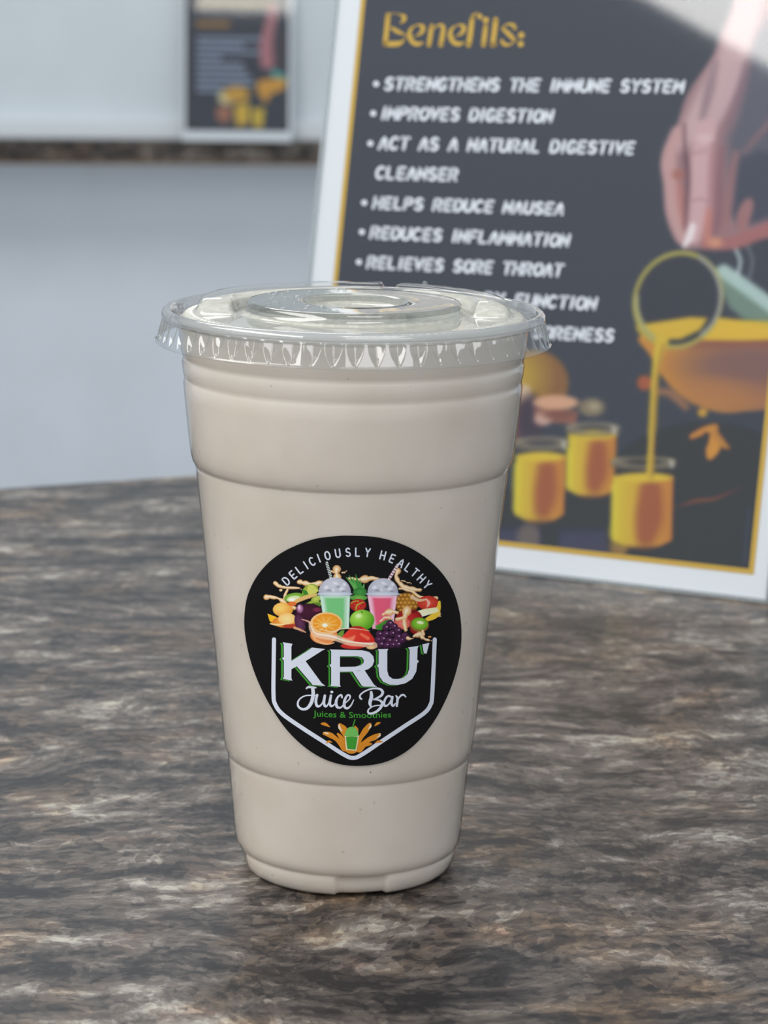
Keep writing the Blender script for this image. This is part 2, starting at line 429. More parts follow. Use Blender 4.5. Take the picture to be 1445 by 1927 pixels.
def sign_holder(name, label, loc, rz, lean, SH=0.270):
    root = empty(name, loc, label, 'sign', rz)
    T = Matrix.Rotation(-lean, 4, 'X')
    def put(bm): bm.transform(T); return bm
    sheet = from_bm('paper_sheet', put(box(-SW / 2, SW / 2, 0.0, 0.0004, 0.0012, SH)), m_paper, root)
    from_bm('front_pane', put(box(-SW / 2 - .0006, SW / 2 + .0006, -.0022, -.0008, 0.0, SH + .001)), m_clear, root)
    from_bm('back_panel', put(box(-SW / 2 - .0006, SW / 2 + .0006, .0012, .0030, 0.0, SH + .001)), m_clear, root)
    for sx in (-1, 1):
        from_bm('pane_edge', put(box(sx * (SW / 2 + .0010) - .0003, sx * (SW / 2 + .0010) + .0003, -.0022, .0030, 0.0, SH + .001)), m_edge, root)
    from_bm('bottom_edge', box(-SW / 2 - .003, SW / 2 + .003, -.0020, .0035, 0.0, .0008), m_edge, root)
    from_bm('foot', box(-SW / 2 - .002, SW / 2 + .002, .0035, .075, 0.0, .0022), m_clear, root)
    return root, sheet, T
bc = BR - SU * (SW / 2)
rz_sign = math.atan2(SU.y, SU.x)
sign, sheet, T = sign_holder('menu_sign', 'large clear acrylic sign listing Benefits, standing on the stone counter behind the cup', (bc.x, bc.y, 0.0003), rz_sign, LEAN)
Tn = np.array(T)[:3, :3]
def on_sheet(x, y, off=0.0003):
    u, v = sign_uv(x, y); return local(u, v, off) @ Tn.T

# picture on the sheet ---------------------------------------------
def poster_art(cv):
    e, s, p = cv.ell, cv.stroke, cv.poly
    # dark slate tabletop, plate
    p([(540, 960), (1000, 940), (1300, 960), (1500, 900), (1500, 1120), (540, 1120)], (38, 38, 44), soft=60)
    e(1320, 935, 190, 135, (27, 27, 30), rot=-4, soft=10)
    p([(540, 985), (1150, 995), (1150, 1120), (540, 1120)], (72, 70, 90), soft=30)
    p([(1150, 985), (1400, 1010), (1400, 1100), (1150, 1070)], (32, 32, 35), soft=20)
    s([(1410, 960), (1405, 1010), (1400, 1060)], 16, (70, 72, 82), soft=14)
    e(995, 1012, 22, 26, (112, 100, 96), soft=12); e(1035, 1018, 16, 40, (40, 36, 52), soft=10)
    e(1165, 1032, 18, 20, (150, 118, 70), soft=12)
    p([(880, 930), (1160, 925), (1160, 965), (880, 960)], (40, 36, 44), soft=12)
    s([(1272, 956), (1310, 944), (1345, 940), (1395, 918)], (4, 10, 9, 4), (128, 84, 58), soft=5)
    e(1316, 972, 6, 3, (100, 88, 60), soft=3)
    # orange and ginger at the left
    e(1004, 722, 66, 62, (196, 164, 48), (140, 98, 58), soft=6, hx=-.6, hy=-.2)
    e(985, 742, 16, 18, (206, 178, 150), soft=8); e(962, 790, 26, 50, (110, 74, 76), soft=16)
    e(1000, 790, 24, 46, (70, 56, 70), soft=12)
    # cork jar
    p([(1004, 770), (1088, 775), (1084, 800), (1008, 795)], (150, 100, 84), soft=5); e(1022, 790, 16, 12, (205, 165, 150), soft=8)
    e(1046, 759, 43, 14, (214, 164, 132), soft=4); e(1052, 782, 30, 9, (132, 84, 70), soft=6)
    e(1114, 768, 24, 17, (140, 124, 100), soft=8); e(1118, 766, 10, 7, (172, 160, 130), soft=6)
    # three glasses of yellow drink
    def glass(x0, x1, y0, yl, y1, slant=2):
        cx = (x0 + x1) / 2; rx = (x1 - x0) / 2
        p([(x0 + 6, y0), (x1, y0), (x1 - 2, y1 - 12), (cx + rx * .6, y1 - 2), (cx - rx * .6, y1 - 2), (x0, y1 - 12)], (78, 72, 72), soft=3, alpha=.55)
        p([(x0 + 4, yl), (x1 - 1, yl), (x1 - 4, y1 - 14), (cx + rx * .55, y1 - 3), (cx - rx * .55, y1 - 3), (x0 + 1, y1 - 14)], (218, 196, 36), soft=3, c2=(196, 124, 44))
        s([(cx + rx * .25, yl + 28), (cx + rx * .2, (yl + y1) / 2 + 10), (cx + rx * .1, y1 - 22)], (rx * .7, rx * .85, rx * .6), (160, 88, 48), soft=16, alpha=.9)
        e(cx + 2, yl + 3, rx * .92, 9, (222, 190, 52), soft=3)
        s([(x0 + 6, yl + 20), (x0 + 3, y1 - 24)], 12, (222, 206, 40), soft=8, alpha=.8)
        e(cx + 3, y0 + 6, rx * .93, 9, (150, 140, 118), soft=2, ring=4); e(cx + 3, y0 + 12, rx * .9, 8, (118, 106, 92), soft=3, ring=3)
        s([(x1 - 6, y0 + 6), (x1 - 4, y0 + 16)], 6, (206, 204, 190), soft=3)
        s([(cx - rx * .5, y1 - 3), (cx, y1 + 1), (cx + rx * .5, y1 - 3)], 4, (150, 100, 50), soft=4)
    glass(1066, 1161, 801, 817, 937); glass(967, 1066, 828, 858, 984); glass(1150, 1269, 864, 897, 1033)
    # ginger bits and leaf
    e(1213, 722, 14, 14, (170, 92, 52), soft=6); s([(1235, 738), (1262, 742), (1290, 768)], 12, (150, 108, 84), soft=9)
    s([(1302, 823), (1325, 812), (1346, 806)], (12, 16, 14), (206, 136, 44), soft=4); s([(1338, 812), (1342, 840), (1336, 860)], (18, 30, 16), (212, 146, 52), soft=4)
    s([(1345, 815), (1362, 838), (1374, 846)], (14, 14, 4), (190, 130, 40), soft=4); s([(1330, 820), (1326, 838)], 10, (30, 28, 30), soft=4)
    e(1322, 778, 9, 8, (210, 160, 56), soft=4)
    # jug
    p([(1206, 632), (1222, 668), (1250, 715), (1290, 752), (1345, 776), (1400, 776), (1470, 755), (1480, 630), (1330, 618)], (206, 140, 56), soft=4, c2=(150, 104, 88), gdir=(.9, -.25), n=4)
    e(1400, 690, 110, 42, (124, 92, 92), soft=40, alpha=.8); e(1340, 738, 70, 24, (180, 122, 76), soft=26, alpha=.7)
    p([(1250, 640), (1460, 636), (1460, 652), (1300, 656)], (140, 84, 72), soft=14, alpha=.8)
    p([(1198, 612), (1250, 604), (1330, 598), (1400, 604), (1470, 606), (1470, 640), (1245, 640), (1212, 636)], (222, 182, 44), soft=4, n=3)
    s([(1215, 628), (1260, 634), (1320, 632)], 5, (196, 140, 50), soft=4)
    p([(1345, 505), (1372, 512), (1470, 585), (1470, 610), (1400, 602), (1372, 580)], (118, 140, 126), soft=10)
    s([(1362, 512), (1410, 546), (1470, 590)], 26, (176, 198, 192), soft=8)
    e(1276, 566, 78, 88, (60, 60, 68), rot=24, soft=3)
    p([(1206, 612), (1300, 598), (1332, 600), (1318, 622), (1280, 640), (1240, 640)], (216, 178, 44), soft=4)
    e(1276, 566, 80, 90, (178, 166, 84), rot=24, soft=2.5, ring=8)
    s(arc(1276, 566, 78, 86, 110, 185, 6), 7, (176, 172, 120), soft=3); s(arc(1280, 560, 76, 84, -62, 58, 7), 7, (160, 160, 150), soft=3)
    s([(1246, 640), (1234, 700), (1228, 800), (1223, 900)], (26, 15, 14, 14), (212, 180, 40), soft=3)
    s([(1249, 650), (1237, 710), (1231, 810), (1227, 900)], 4, (168, 124, 36), soft=2)
    s([(1384, 470), (1393, 492), (1388, 520)], 6, (190, 204, 206), soft=3); s([(1402, 456), (1416, 490), (1410, 525)], 4, (130, 130, 140), soft=3)
    # hand and sleeve-less forearm reaching down to the jug
    sk = (198, 166, 166)
    p([(1398, -40), (1380, 20), (1356, 62), (1345, 100), (1322, 135), (1292, 180), (1272, 240), (1250, 290), (1243, 318), (1252, 360), (1252, 405), (1268, 450), (1292, 470),
       (1330, 470), (1380, 468), (1425, 450), (1480, 425), (1500, 200), (1490, -40)], (154, 120, 124), soft=5, n=3)
    # shaded palm side
    p([(1418, 70), (1402, 150), (1386, 220), (1368, 262), (1372, 330), (1374, 400), (1392, 420), (1440, 410), (1500, 385), (1500, 60), (1450, 40)], (96, 94, 106), soft=26)
    p([(1392, 300), (1382, 350), (1378, 400), (1392, 430), (1425, 420), (1500, 395), (1500, 300), (1430, 285)], (74, 74, 88), soft=16)
    s([(1500, 190), (1446, 236), (1402, 286)], (16, 12, 8), (146, 108, 112), soft=9, alpha=.75)
    s([(1386, 290), (1378, 330), (1372, 380), (1362, 430)], (12, 14, 16, 18), (158, 112, 112), soft=9, alpha=.8)
    p([(1412, 374), (1396, 384), (1386, 410), (1388, 436), (1402, 440), (1410, 420), (1418, 390)], (160, 114, 114), soft=7, n=3)
    s([(1330, 462), (1380, 458), (1430, 440), (1500, 408)], (20, 26, 26, 28), (170, 106, 104), soft=9, alpha=.85)
    # lit back of the hand and wrist
    s([(1420, -30), (1396, 50), (1372, 120), (1340, 180), (1310, 230), (1285, 270)], (60, 58, 54, 56, 44, 30), sk, soft=20)
    s([(1348, 120), (1335, 170), (1322, 225)], (8, 18, 12), (148, 122, 130), soft=12, alpha=.9)
    s([(1392, 110), (1376, 160), (1350, 215), (1330, 250)], (18, 26, 26, 22), (196, 164, 168), soft=14)
    s([(1404, 120), (1390, 180), (1368, 240)], (8, 14, 10), (138, 108, 118), soft=12, alpha=.8)
    # little and ring finger at the left edge
    s([(1274, 250), (1259, 296), (1262, 340), (1268, 395), (1282, 450)], (22, 28, 28, 30, 18), (196, 154, 152), soft=9)
    e(1277, 330, 12, 10, (168, 108, 98), soft=9); s([(1279, 350), (1284, 392), (1290, 430)], (12, 16, 10), (182, 118, 108), soft=10, alpha=.8)
    s([(1288, 236), (1289, 285), (1296, 335), (1293, 390), (1290, 430)], (4, 7, 13, 9, 4), (112, 78, 86), soft=7)
    # long middle finger in front
    s([(1328, 246), (1320, 300), (1318, 350), (1316, 400), (1306, 448)], (40, 40, 38, 40, 26), (204, 166, 168), soft=9)
    s([(1342, 270), (1340, 330), (1338, 390), (1332, 440)], (10, 14, 14, 14), (174, 128, 132), soft=10, alpha=.8)
    s([(1358, 280), (1354, 340), (1352, 400), (1344, 440)], (10, 14, 16, 14), (140, 98, 106), soft=10, alpha=.9)
    e(1326, 262, 16, 10, (214, 182, 184), soft=9)
    s([(1303, 380), (1318, 376), (1333, 381)], 3, (164, 120, 126), soft=3, alpha=.8); s([(1304, 290), (1328, 285)], 5, (176, 136, 140), soft=6, alpha=.8)
    s([(1334, 400), (1330, 455)], (12, 16), (200, 128, 112), soft=10, alpha=.8); e(1346, 458, 13, 10, (206, 146, 118), soft=8)
    s([(1303, 428), (1297, 448), (1288, 464)], (14, 15, 9), (236, 222, 224), soft=4)
cv = Canvas(*[float(v) for v in (640, -360, 1452, 1092)], 2.0, (64, 66, 76))
poster_art(cv); cv.blur(3.2)
# crop the picture to the sheet's inner rectangle
u0, u1, v0, v1 = -0.1968, -0.0078, 0.0122, 0.262
us = np.linspace(u0, u1, 420); vs2 = np.linspace(v1, v0, 560)
UU, VV = np.meshgrid(us, vs2); ax, ay = uv_art(UU.ravel(), VV.ravel())
fx = np.clip((ax - cv.x0) / cv.step, 0, cv.W - 1.001); fy = np.clip((ay - cv.y0) / cv.step, 0, cv.H - 1.001)
ix, iy = fx.astype(int), fy.astype(int); tx, ty = (fx - ix)[:, None], (fy - iy)[:, None]
smp = (cv.im[iy, ix] * (1 - tx) + cv.im[iy, ix + 1] * tx) * (1 - ty) + (cv.im[iy + 1, ix] * (1 - tx) + cv.im[iy + 1, ix + 1] * tx) * ty
pic = Canvas(0, 0, 419, 559, 1.0, (0, 0, 0)); pic.im = smp.reshape(560, 420, 3)
PG, PO = 1.08, 0.046
pic.mesh('printed_picture', lambda x, y: local(u0 + (u1 - u0) * x / 419, v1 + (v0 - v1) * y / 559, 0.0002) @ Tn.T, m_photo, sheet, PG, PO,
         label='dark printed picture of a hand pouring yellow drink')
# gold rule around it
def rule(sheet_, Tm, g=0.0021):
    bm = bmesh.new()
    a, b, c, d = u0 - g, u1 + g, v0 - g, v1 + g
    for (p0, p1, q0, q1) in ((a, b, c, v0), (a, b, v1, d), (a, u0, v0, v1), (u1, b, v0, v1)):
        P = local(np.array([p0, p1, p1, p0]), np.array([q0, q0, q1, q1]), .0002) @ np.array(Tm)[:3, :3].T
        bm.faces.new([bm.verts.new(tuple(p)) for p in P])
    return from_bm('gold_border', bm, m_gold_ink, sheet_, label='thin gold border line')
rule(sheet, T)
# bulleted list
bm = flat(); W_ = 6.0
line_text(bm, 'STRENGTHENS THE IMMUNE SYSTEM', (728, 149), (725, 170), (1288, 154), (1285, 175), W_)
line_text(bm, 'IMPROVES DIGESTION', (722, 204), (719, 225), (1041, 210), (1038, 231), W_)
line_text(bm, 'ACT AS A NATURAL DIGESTIVE', (717, 260), (715, 281.5), (1195, 270), (1192, 291), W_)
line_text(bm, 'CLEANSER', (711, 316), (709, 337), (862, 320), (860, 341), W_)
line_text(bm, 'HELPS REDUCE NAUSEA', (706, 373), (704, 393), (1062, 385), (1059, 405), W_)
line_text(bm, 'REDUCES INFLAMMATION', (701, 429), (699, 449), (1072, 444), (1069, 465), W_)
line_text(bm, 'RELIEVES SORE THROAT', (695, 485), (693, 505), (1060, 500), (1057, 521), W_)
line_text(bm, 'RY FUNCTION', (914, 553), (912, 573), (1123, 563), (1120, 584), W_)
line_text(bm, 'SORENESS', (1006, 616), (1004, 636), (1156, 623), (1153, 644), W_)
for x, y in ((708.5, 159.5), (703, 215), (697.5, 271.5), (686, 383), (681.6, 438), (676, 494.6)): f_disc(bm, x, y, 5.6)
lay('lettering', bm, on_sheet, m_white_ink, sheet, .0004, label='white capital letters of the bulleted list')
bm = flat()
def Z3(pts): return [(700 + x / 4.661, 10 + y / 4.661) for x, y in pts]
def zs(pts, w): f_stroke(bm, Z3(pts), [v / 4.661 for v in (w if not np.isscalar(w) else [w] * len(pts))])
zs([(144, 95), (132, 220), (118, 345)], 44); zs([(118, 345), (180, 347), (240, 342), (285, 312)], (46, 50, 44, 12))
zs([(180, 208), (230, 240), (288, 262)], (30, 36, 12)); zs([(252, 92), (285, 108), (280, 140), (250, 165)], (20, 38, 34, 8)); zs([(285, 262), (296, 290), (285, 312)], 9); zs([(150, 80), (200, 78), (252, 88)], 7)
for dx in (0, 358):
    zs([(385 + dx, 185), (345 + dx, 215), (330 + dx, 270), (355 + dx, 325), (400 + dx, 348), (448 + dx, 336)], (10, 26, 40, 42, 40, 16))
    zs([(395 + dx, 178), (445 + dx, 190), (448 + dx, 225), (425 + dx, 258), (385 + dx, 278)], (12, 34, 40, 26, 6)); zs([(350 + dx, 285), (390 + dx, 275)], 6)
zs([(527, 190), (502, 355)], 40); zs([(545, 215), (590, 180), (628, 205), (606, 355)], (10, 18, 38, 42))
zs([(882, 120), (868, 240), (850, 355)], (40, 46, 46)); zs([(880, 112), (905, 82), (935, 76)], (30, 14, 8)); f_disc(bm, *Z3([(948, 105)])[0], 5)
zs([(1000, 195), (980, 355)], 42); f_disc(bm, *Z3([(1000, 138)])[0], 6)
zs([(1088, 135), (1076, 240), (1060, 355)], 46); zs([(1060, 355), (1085, 360), (1100, 350)], (40, 16, 6))
zs([(1150, 200), (1190, 175), (1240, 182), (1256, 210)], (10, 16, 34, 32)); zs([(1150, 215), (1200, 258), (1252, 312)], (30, 40, 34)); zs([(1140, 322), (1170, 352), (1215, 352), (1256, 318)], (34, 34, 16, 10))
f_disc(bm, *Z3([(1312, 270)])[0], 6); f_disc(bm, *Z3([(1307, 348)])[0], 5.8)
lay('heading_lettering', bm, on_sheet, m_gold_ink, sheet, .0004, label='gold heading letters reading Benefits:')

# small sign far behind --------------------------------------------
sb = (Vector((-0.385556, 4.261817, 0)) + Vector((-0.179256, 4.262007, 0))) / 2
s2, sheet2, T2 = sign_holder('menu_sign', 'small blurred dark sign with yellow glasses, standing on the distant back counter', (sb.x, sb.y - .012, FAR_A.z + .0003), math.radians(3.0), math.radians(9.0), .300)
c2 = Canvas(0, 0, 209, 270, 1.0, (46, 54, 66))
k = 0
c2.stroke([(28, 22), (180, 22)], 12, (150, 126, 50), soft=3); c2.stroke([(26, 62), (84, 62)], 12, (150, 112, 60), soft=3)
rng = random.Random(4)
rows = [(84, 150), (95, 120), (106, 146), (117, 70), (128, 118), (139, 120), (150, 124), (161, 132), (172, 136), (183, 74), (194, 66)]
rows = [(90 + 12.5 * i, e_) for i, e_ in enumerate((165, 118, 150, 72, 118, 120, 130, 136, 74))]
for y, xe in rows:
    x = 26
    while x < xe:
        w_ = rng.choice((9, 14, 18)); c2.stroke([(x, y), (min(x + w_, xe), y)], 6.5, (152, 162, 182), soft=2, n=1); x += w_ + 6
c2.poly([(172, 20), (186, 30), (176, 92), (178, 140), (166, 148), (152, 140), (150, 100), (160, 60)], (180, 118, 124), soft=6, n=3)
c2.poly([(180, 90), (200, 60), (200, 150), (180, 150)], (74, 60, 66), soft=6)
c2.stroke([(180, 156), (200, 168)], 14, (90, 170, 165), soft=5)
c2.poly([(146, 172), (200, 166), (200, 186), (172, 198), (164, 214), (150, 200)], (212, 154, 40), soft=5, n=3)
c2.ell(84, 204, 18, 14, (214, 204, 160), soft=6); c2.ell(104, 198, 26, 16, (208, 158, 56), soft=7); c2.ell(78, 236, 16, 18, (168, 110, 84), soft=7)
c2.poly([(98, 222), (128, 212), (130, 252), (104, 262)], (216, 176, 40), soft=5); c2.poly([(134, 226), (160, 224), (156, 262), (138, 264)], (212, 180, 40), soft=5)
T2n = np.array(T2)[:3, :3]
SC = (SW - .0118) / 209
c2.mesh('printed_picture', lambda x, y: local(-SW + .0059 + x * SC, .281 - .262 * y / 270, .0002) @ T2n.T, m_photo, sheet2, PG, .040,
        label='dark printed picture with yellow glasses and rows of pale text')

# ================================================================== CUP
K = 0.0009
cup = empty('smoothie_cup', (0, 0, 0.0002), 'clear plastic cup of beige smoothie with flat lid and round black label', 'cup')
PROF = [(0.0, 24.0), (0.0, 29.4), (0.35, 30.6), (1.3, 31.5), (3.0, 32.1), (4.6, 32.45), (6.1, 32.6), (6.6, 32.42), (7.0, 32.85), (8.2, 33.5), (9.6, 33.85), (11.5, 34.05),
        (18, 34.62), (26, 35.3), (33.4, 35.93), (34.6, 35.98), (34.9, 35.86), (35.2, 36.15), (36.6, 36.75), (38.5, 37.15), (41, 37.42), (42.0, 37.5)]
PROF += [(z, 37.5 + (z - 42) * 7.9 / 78.6) for z in np.linspace(46, 116.6, 16)]
PROF += [(120.6, 45.38), (121.4, 45.42), (121.75, 45.36), (122.1, 45.75), (123.4, 46.4), (125.5, 46.95), (129, 47.4), (136, 48.1), (142, 48.7), (145.6, 49.0), (146.5, 48.85), (147.2, 48.68), (147.9, 48.85), (148.8, 49.1),
         (151.6, 49.4), (152.5, 49.25), (153.2, 49.05), (153.9, 49.25), (154.9, 49.6), (158, 50.0), (161, 50.3), (164, 50.7)]
def revolve(prof, inset, nth=240, cap_bottom=True, bump=True):
    V, F = [], []
    for z, r in prof:
        for i in range(nth):
            th = 2 * math.pi * i / nth; a = math.degrees(th) % 90.0
            rr = r - inset
            if bump and z < 6.3 and r > 29:      # moulded foot panels
                t = min(max((min(a - 84 + (90 if a < 45 else 0), 1e9)), 0) / 2.0, 1) if False else 0
                d = ((math.degrees(th) - 278.5 + 45) % 90.0) - 45
                t = min(max((14.5 - abs(d)) / 2.2, 0), 1); t = t * t * (3 - 2 * t)
                rr -= 0.75 * t
                zz = z + 0.9 * t * max(0, 1 - z / 2.0) * .6
            else: zz = z
            V.append((rr * K * math.cos(th), rr * K * math.sin(th), zz * K))
    n = len(prof)
    for j in range(n - 1):
        for i in range(nth):
            i2 = (i + 1) % nth
            F.append((j * nth + i, j * nth + i2, (j + 1) * nth + i2, (j + 1) * nth + i))
    if cap_bottom: F.append(tuple(range(nth))[::-1])
    return V, F

m_cup = thin_plastic('clear_cup_plastic', (0.985, 0.985, 0.985, 1), 0.12, 0.022)
m_lid = thin_plastic('clear_lid_plastic', (0.95, 0.965, 0.965, 1), 0.02, 0.05, 0.05)
m_lip = thin_plastic('lid_lip_plastic', (0.90, 0.91, 0.91, 1), 0.05, 0.06, 0.34)
m_wet = thin_plastic('lid_wet_plastic', (0.97, 0.97, 0.96, 1), 0.04, 0.03, 0.03, True)
m_fog_shade = thin_plastic('lid_fog_shade_plastic', (0.62, 0.63, 0.62, 1), 0.015, 0.05, 0.03)  # condensation fog; dark tint also stands in for shade on the foam below
# smoothie
m_drink = material('beige_smoothie', rgba((196, 184, 170)), 0.5, 0.25); bs = m_drink.node_tree.nodes['Principled BSDF']
bs.inputs['Subsurface Weight'].default_value = 0.25; bs.inputs['Subsurface Radius'].default_value = (.004, .003, .002); bs.inputs['Subsurface Scale'].default_value = 1.0
tc = N(m_drink, 'ShaderNodeTexCoord')
def specks(m, scale, size, keep, seedoff):
    mp = N(m, 'ShaderNodeMapping'); L(m, tc.outputs['Object'], mp.inputs[0]); mp.inputs['Location'].default_value = (seedoff, seedoff * .7, .3)
    v = N(m, 'ShaderNodeTexVoronoi'); v.inputs['Scale'].default_value = scale; L(m, mp.outputs[0], v.inputs['Vector'])
    sp = N(m, 'ShaderNodeSeparateColor'); L(m, v.outputs['Color'], sp.inputs[0])
    a = math_node(m, 'LESS_THAN', v.outputs['Distance'], size); b = math_node(m, 'GREATER_THAN', sp.outputs[0], keep)
    return math_node(m, 'MULTIPLY', a, b)
n1 = noise(m_drink, tc.outputs['Object'], 45.0, 3, .5)
c = ramp(m_drink, n1, [(.35, rgba((219, 207, 192))), (.65, rgba((226, 215, 202)))])
c = mix_rgb(m_drink, math_node(m_drink, 'MULTIPLY', specks(m_drink, 260, .10, .72, 0.0), .22), c, rgba((120, 96, 76)))
c = mix_rgb(m_drink, math_node(m_drink, 'MULTIPLY', specks(m_drink, 150, .040, .86, 1.7), .85), c, rgba((84, 66, 56)))
L(m_drink, c, bs.inputs['Base Color'])
V, F = revolve(PROF[:], 0.45)
nth = 240; V = [(x, y, z + .0001) for x, y, z in V]
last = len(V) - nth
F.append(tuple(last + i for i in range(nth)))
from_py('smoothie', V, F, m_drink, cup, True, label='beige speckled smoothie')
V, F = revolve(PROF + [(164.8, 51.6), (164.9, 52.4), (164.3, 52.9), (163.5, 52.5)], 0.0)
from_py('cup_wall', V, F, m_cup, cup, True, label='clear plastic cup wall with moulded rings')

# lid ---------------------------------------------------------------
NT = 1200
TH = np.arange(NT) * 2 * np.pi / NT; DEG = np.degrees(TH)
def sst(x, a, b):
    t = np.clip((x - a) / (b - a), 0, 1); return t * t * (3 - 2 * t)
dd = (DEG + 180) % 360 - 180            # -180..180, 0 = right, 90 = back
dpos = np.where(dd < -90, dd + 360, dd)  # -90..270
ridge = sst(dpos, -16, -2) * (1 - sst(dpos, 182, 198))
notch = sst(np.abs(dpos - 74.8), 2.9, 4.6)
ridge = ridge * notch
knurl = np.cos(TH * 120)
rings = []
def ring(r, z): rings.append((np.broadcast_to(np.asarray(r, float), NT).copy(), np.broadcast_to(np.asarray(z, float), NT).copy()))
for r, z in [(0.01, 166.7), (6, 166.7), (11, 166.75), (13, 167.0), (14.1, 167.8), (14.8, 168.8), (15.4, 169.35), (16.2, 169.5), (20, 169.5), (25, 169.5), (29.4, 169.5), (30.3, 169.4), (30.8, 168.9), (31.1, 168.0), (31.5, 166.8), (32.4, 166.2), (33.6, 166.1)]: ring(r, z)
for r, t in [(34.2, 0.0), (34.8, .45), (35.4, .9), (36.2, 1.0), (39, 1.0), (42.2, 1.0), (43.6, .95), (44.4, .7), (45.0, .3), (45.5, 0.0)]: ring(r, 166.1 + 4.1 * t * ridge)
ring(46.4, 166.05 + .10 * knurl); ring(47.3, 165.95 + .22 * knurl); ring(48.3, 165.75 + .25 * knurl); ring(49.1, 165.35 + .15 * knurl)
for r, z in [(49.6, 164.2), (49.9, 163.4), (50.4, 163.1), (50.9, 163.4), (51.3, 164.6), (51.7, 165.8), (52.2, 166.7), (52.9, 167.2), (53.6, 167.35), (54.3, 167.15), (54.9, 166.6), (55.15, 165.9), (55.15, 165.2), (54.95, 164.8)]: ring(r, z)
NF = 60
ph = (DEG * NF / 360 + .3) % 1.0; ph = np.abs(ph - .5) * 2      # 0 groove centre, 1 between
for t in np.linspace(0, 1, 14):
    wd = 0.80 * (1 - t ** 2.2) + 1e-3
    g = np.clip(1 - ph / wd, 0, 1) ** .7 * (min(t / .06, 1)) * (1 - .25 * t)
    ring(55.0 + 1.55 * t - 1.35 * g * (1 if t < .99 else 0), 164.75 - 6.0 * t)
for r, z in [(56.65, 158.4), (56.95, 158.25), (57.0, 158.0), (56.8, 157.85)]: ring(r, z)
RR = np.array([a for a, b in rings]); ZZ = np.array([b for a, b in rings])
V = np.stack([RR * K * np.cos(TH), RR * K * np.sin(TH), ZZ * K], -1).reshape(-1, 3)
idx = np.arange(len(rings) * NT).reshape(len(rings), NT); nx = np.roll(idx, -1, axis=1)
F = np.stack([idx[:-1], idx[1:], nx[1:], nx[:-1]], -1).reshape(-1, 4)
lid = from_py('lid', V.tolist(), F.tolist(), m_lid, cup, True, label='flat clear lid with fluted skirt and raised rings')
# creamy foam pressed against the underside of the lid
m_foam = material('pale_smoothie_foam', rgba((226, 226, 216)), 0.6, 0.2); bs = m_foam.node_tree.nodes['Principled BSDF']
tf_ = N(m_foam, 'ShaderNodeTexCoord'); nf = noise(m_foam, tf_.outputs['Object'], 420.0, 4, .7)
L(m_foam, ramp(m_foam, nf, [(.36, rgba((188, 185, 174))), (.62, rgba((212, 209, 199)))]), bs.inputs['Base Color'])
bpf = N(m_foam, 'ShaderNodeBump'); bpf.inputs['Strength'].default_value = .5; bpf.inputs['Distance'].default_value = .0005; L(m_foam, nf, bpf.inputs['Height']); L(m_foam, bpf.outputs[0], bs.inputs['Normal'])
def rv(i): return rings[i][0][0]
FR = [i for i in range(len(rings)) if (rv(i) < 14.5 or rv(i) > 31.05) and rv(i) < 49.3 and rings[i][1].max() > 165]
FV, FF = [], []; prev = None
def addring(r_, z_):
    b0 = len(FV); FV.extend(np.stack([r_ * K * np.cos(TH), r_ * K * np.sin(TH), z_ * K], -1)[::5].tolist()); return b0
n5 = NT // 5; seq = [addring(rings[i][0], rings[i][1] - .18) for i in FR if rv(i) < 14.5]
seq += [addring(np.full(NT, 15.6), np.full(NT, 164.4)), addring(np.full(NT, 30.6), np.full(NT, 164.4))]
seq += [addring(rings[i][0], np.minimum(rings[i][1], 166.1 + .55 * (rings[i][1] - 166.1)) - .18) for i in FR if rv(i) > 31]; seq.append(addring(np.full(NT, 49.35), np.full(NT, 164.1)))
for a_, b_ in zip(seq[:-1], seq[1:]):
    for i in range(n5): i2 = (i + 1) % n5; FF.append((a_ + i, b_ + i, b_ + i2, a_ + i2))
from_py('foam', FV, FF, m_foam, cup, True, label='pale creamy foam under the lid')
lid.data.materials.append(m_lip); lid.data.materials.append(m_wet); lid.data.materials.append(m_fog_shade)
for i in range(len(rings) - 1):
    mi = 2 if (31.2 < rv(i) < 49.2 or rv(i) < 14) and rings[i][1].max() > 165.2 and i < 60 and rings[i][0].max() < 49.4 else 3 if 15 < rv(i) < 30.9 else None
    if mi:
        for k_ in range(i * NT, (i + 1) * NT): lid.data.polygons[k_].material_index = mi
k0 = next(i for i, (a, b) in enumerate(rings) if a[0] > 50.6); k1 = next(i for i, (a, b) in enumerate(rings) if a[0] > 54.9 and b[0] < 164.9)
for i in range(k0 * NT, k1 * NT): lid.data.polygons[i].material_index = 1
# water drops on the raised disc
rnd = random.Random(11)
for i in range(34):
    a = math.radians(rnd.choice((rnd.uniform(150, 215), rnd.uniform(95, 150), rnd.uniform(215, 262)))); r = rnd.uniform(17, 29) * K
    s_ = rnd.uniform(.35, 1.0) * K
    bm = bmesh.new(); bmesh.ops.create_uvsphere(bm, u_segments=12, v_segments=8, radius=1)
    bm.transform(Matrix.Translation((r * math.cos(a), r * math.sin(a), 169.5 * K)) @ Matrix.Diagonal((s_ * rnd.uniform(.8, 1.4), s_, s_ * .55, 1)))
    from_bm('water_drop', bm, m_lid, lid, True)
for (r, a, s_) in ((45.2, 62.5, .8),):
    bm = bmesh.new(); bmesh.ops.create_uvsphere(bm, u_segments=12, v_segments=8, radius=1)
    bm.transform(Matrix.Translation((r * K * math.cos(math.radians(a)), r * K * math.sin(math.radians(a)), 170.1 * K)) @ Matrix.Diagonal((s_ * K, s_ * K, s_ * K * .8, 1)))
    from_bm('water_drop', bm, m_lid, lid, True)

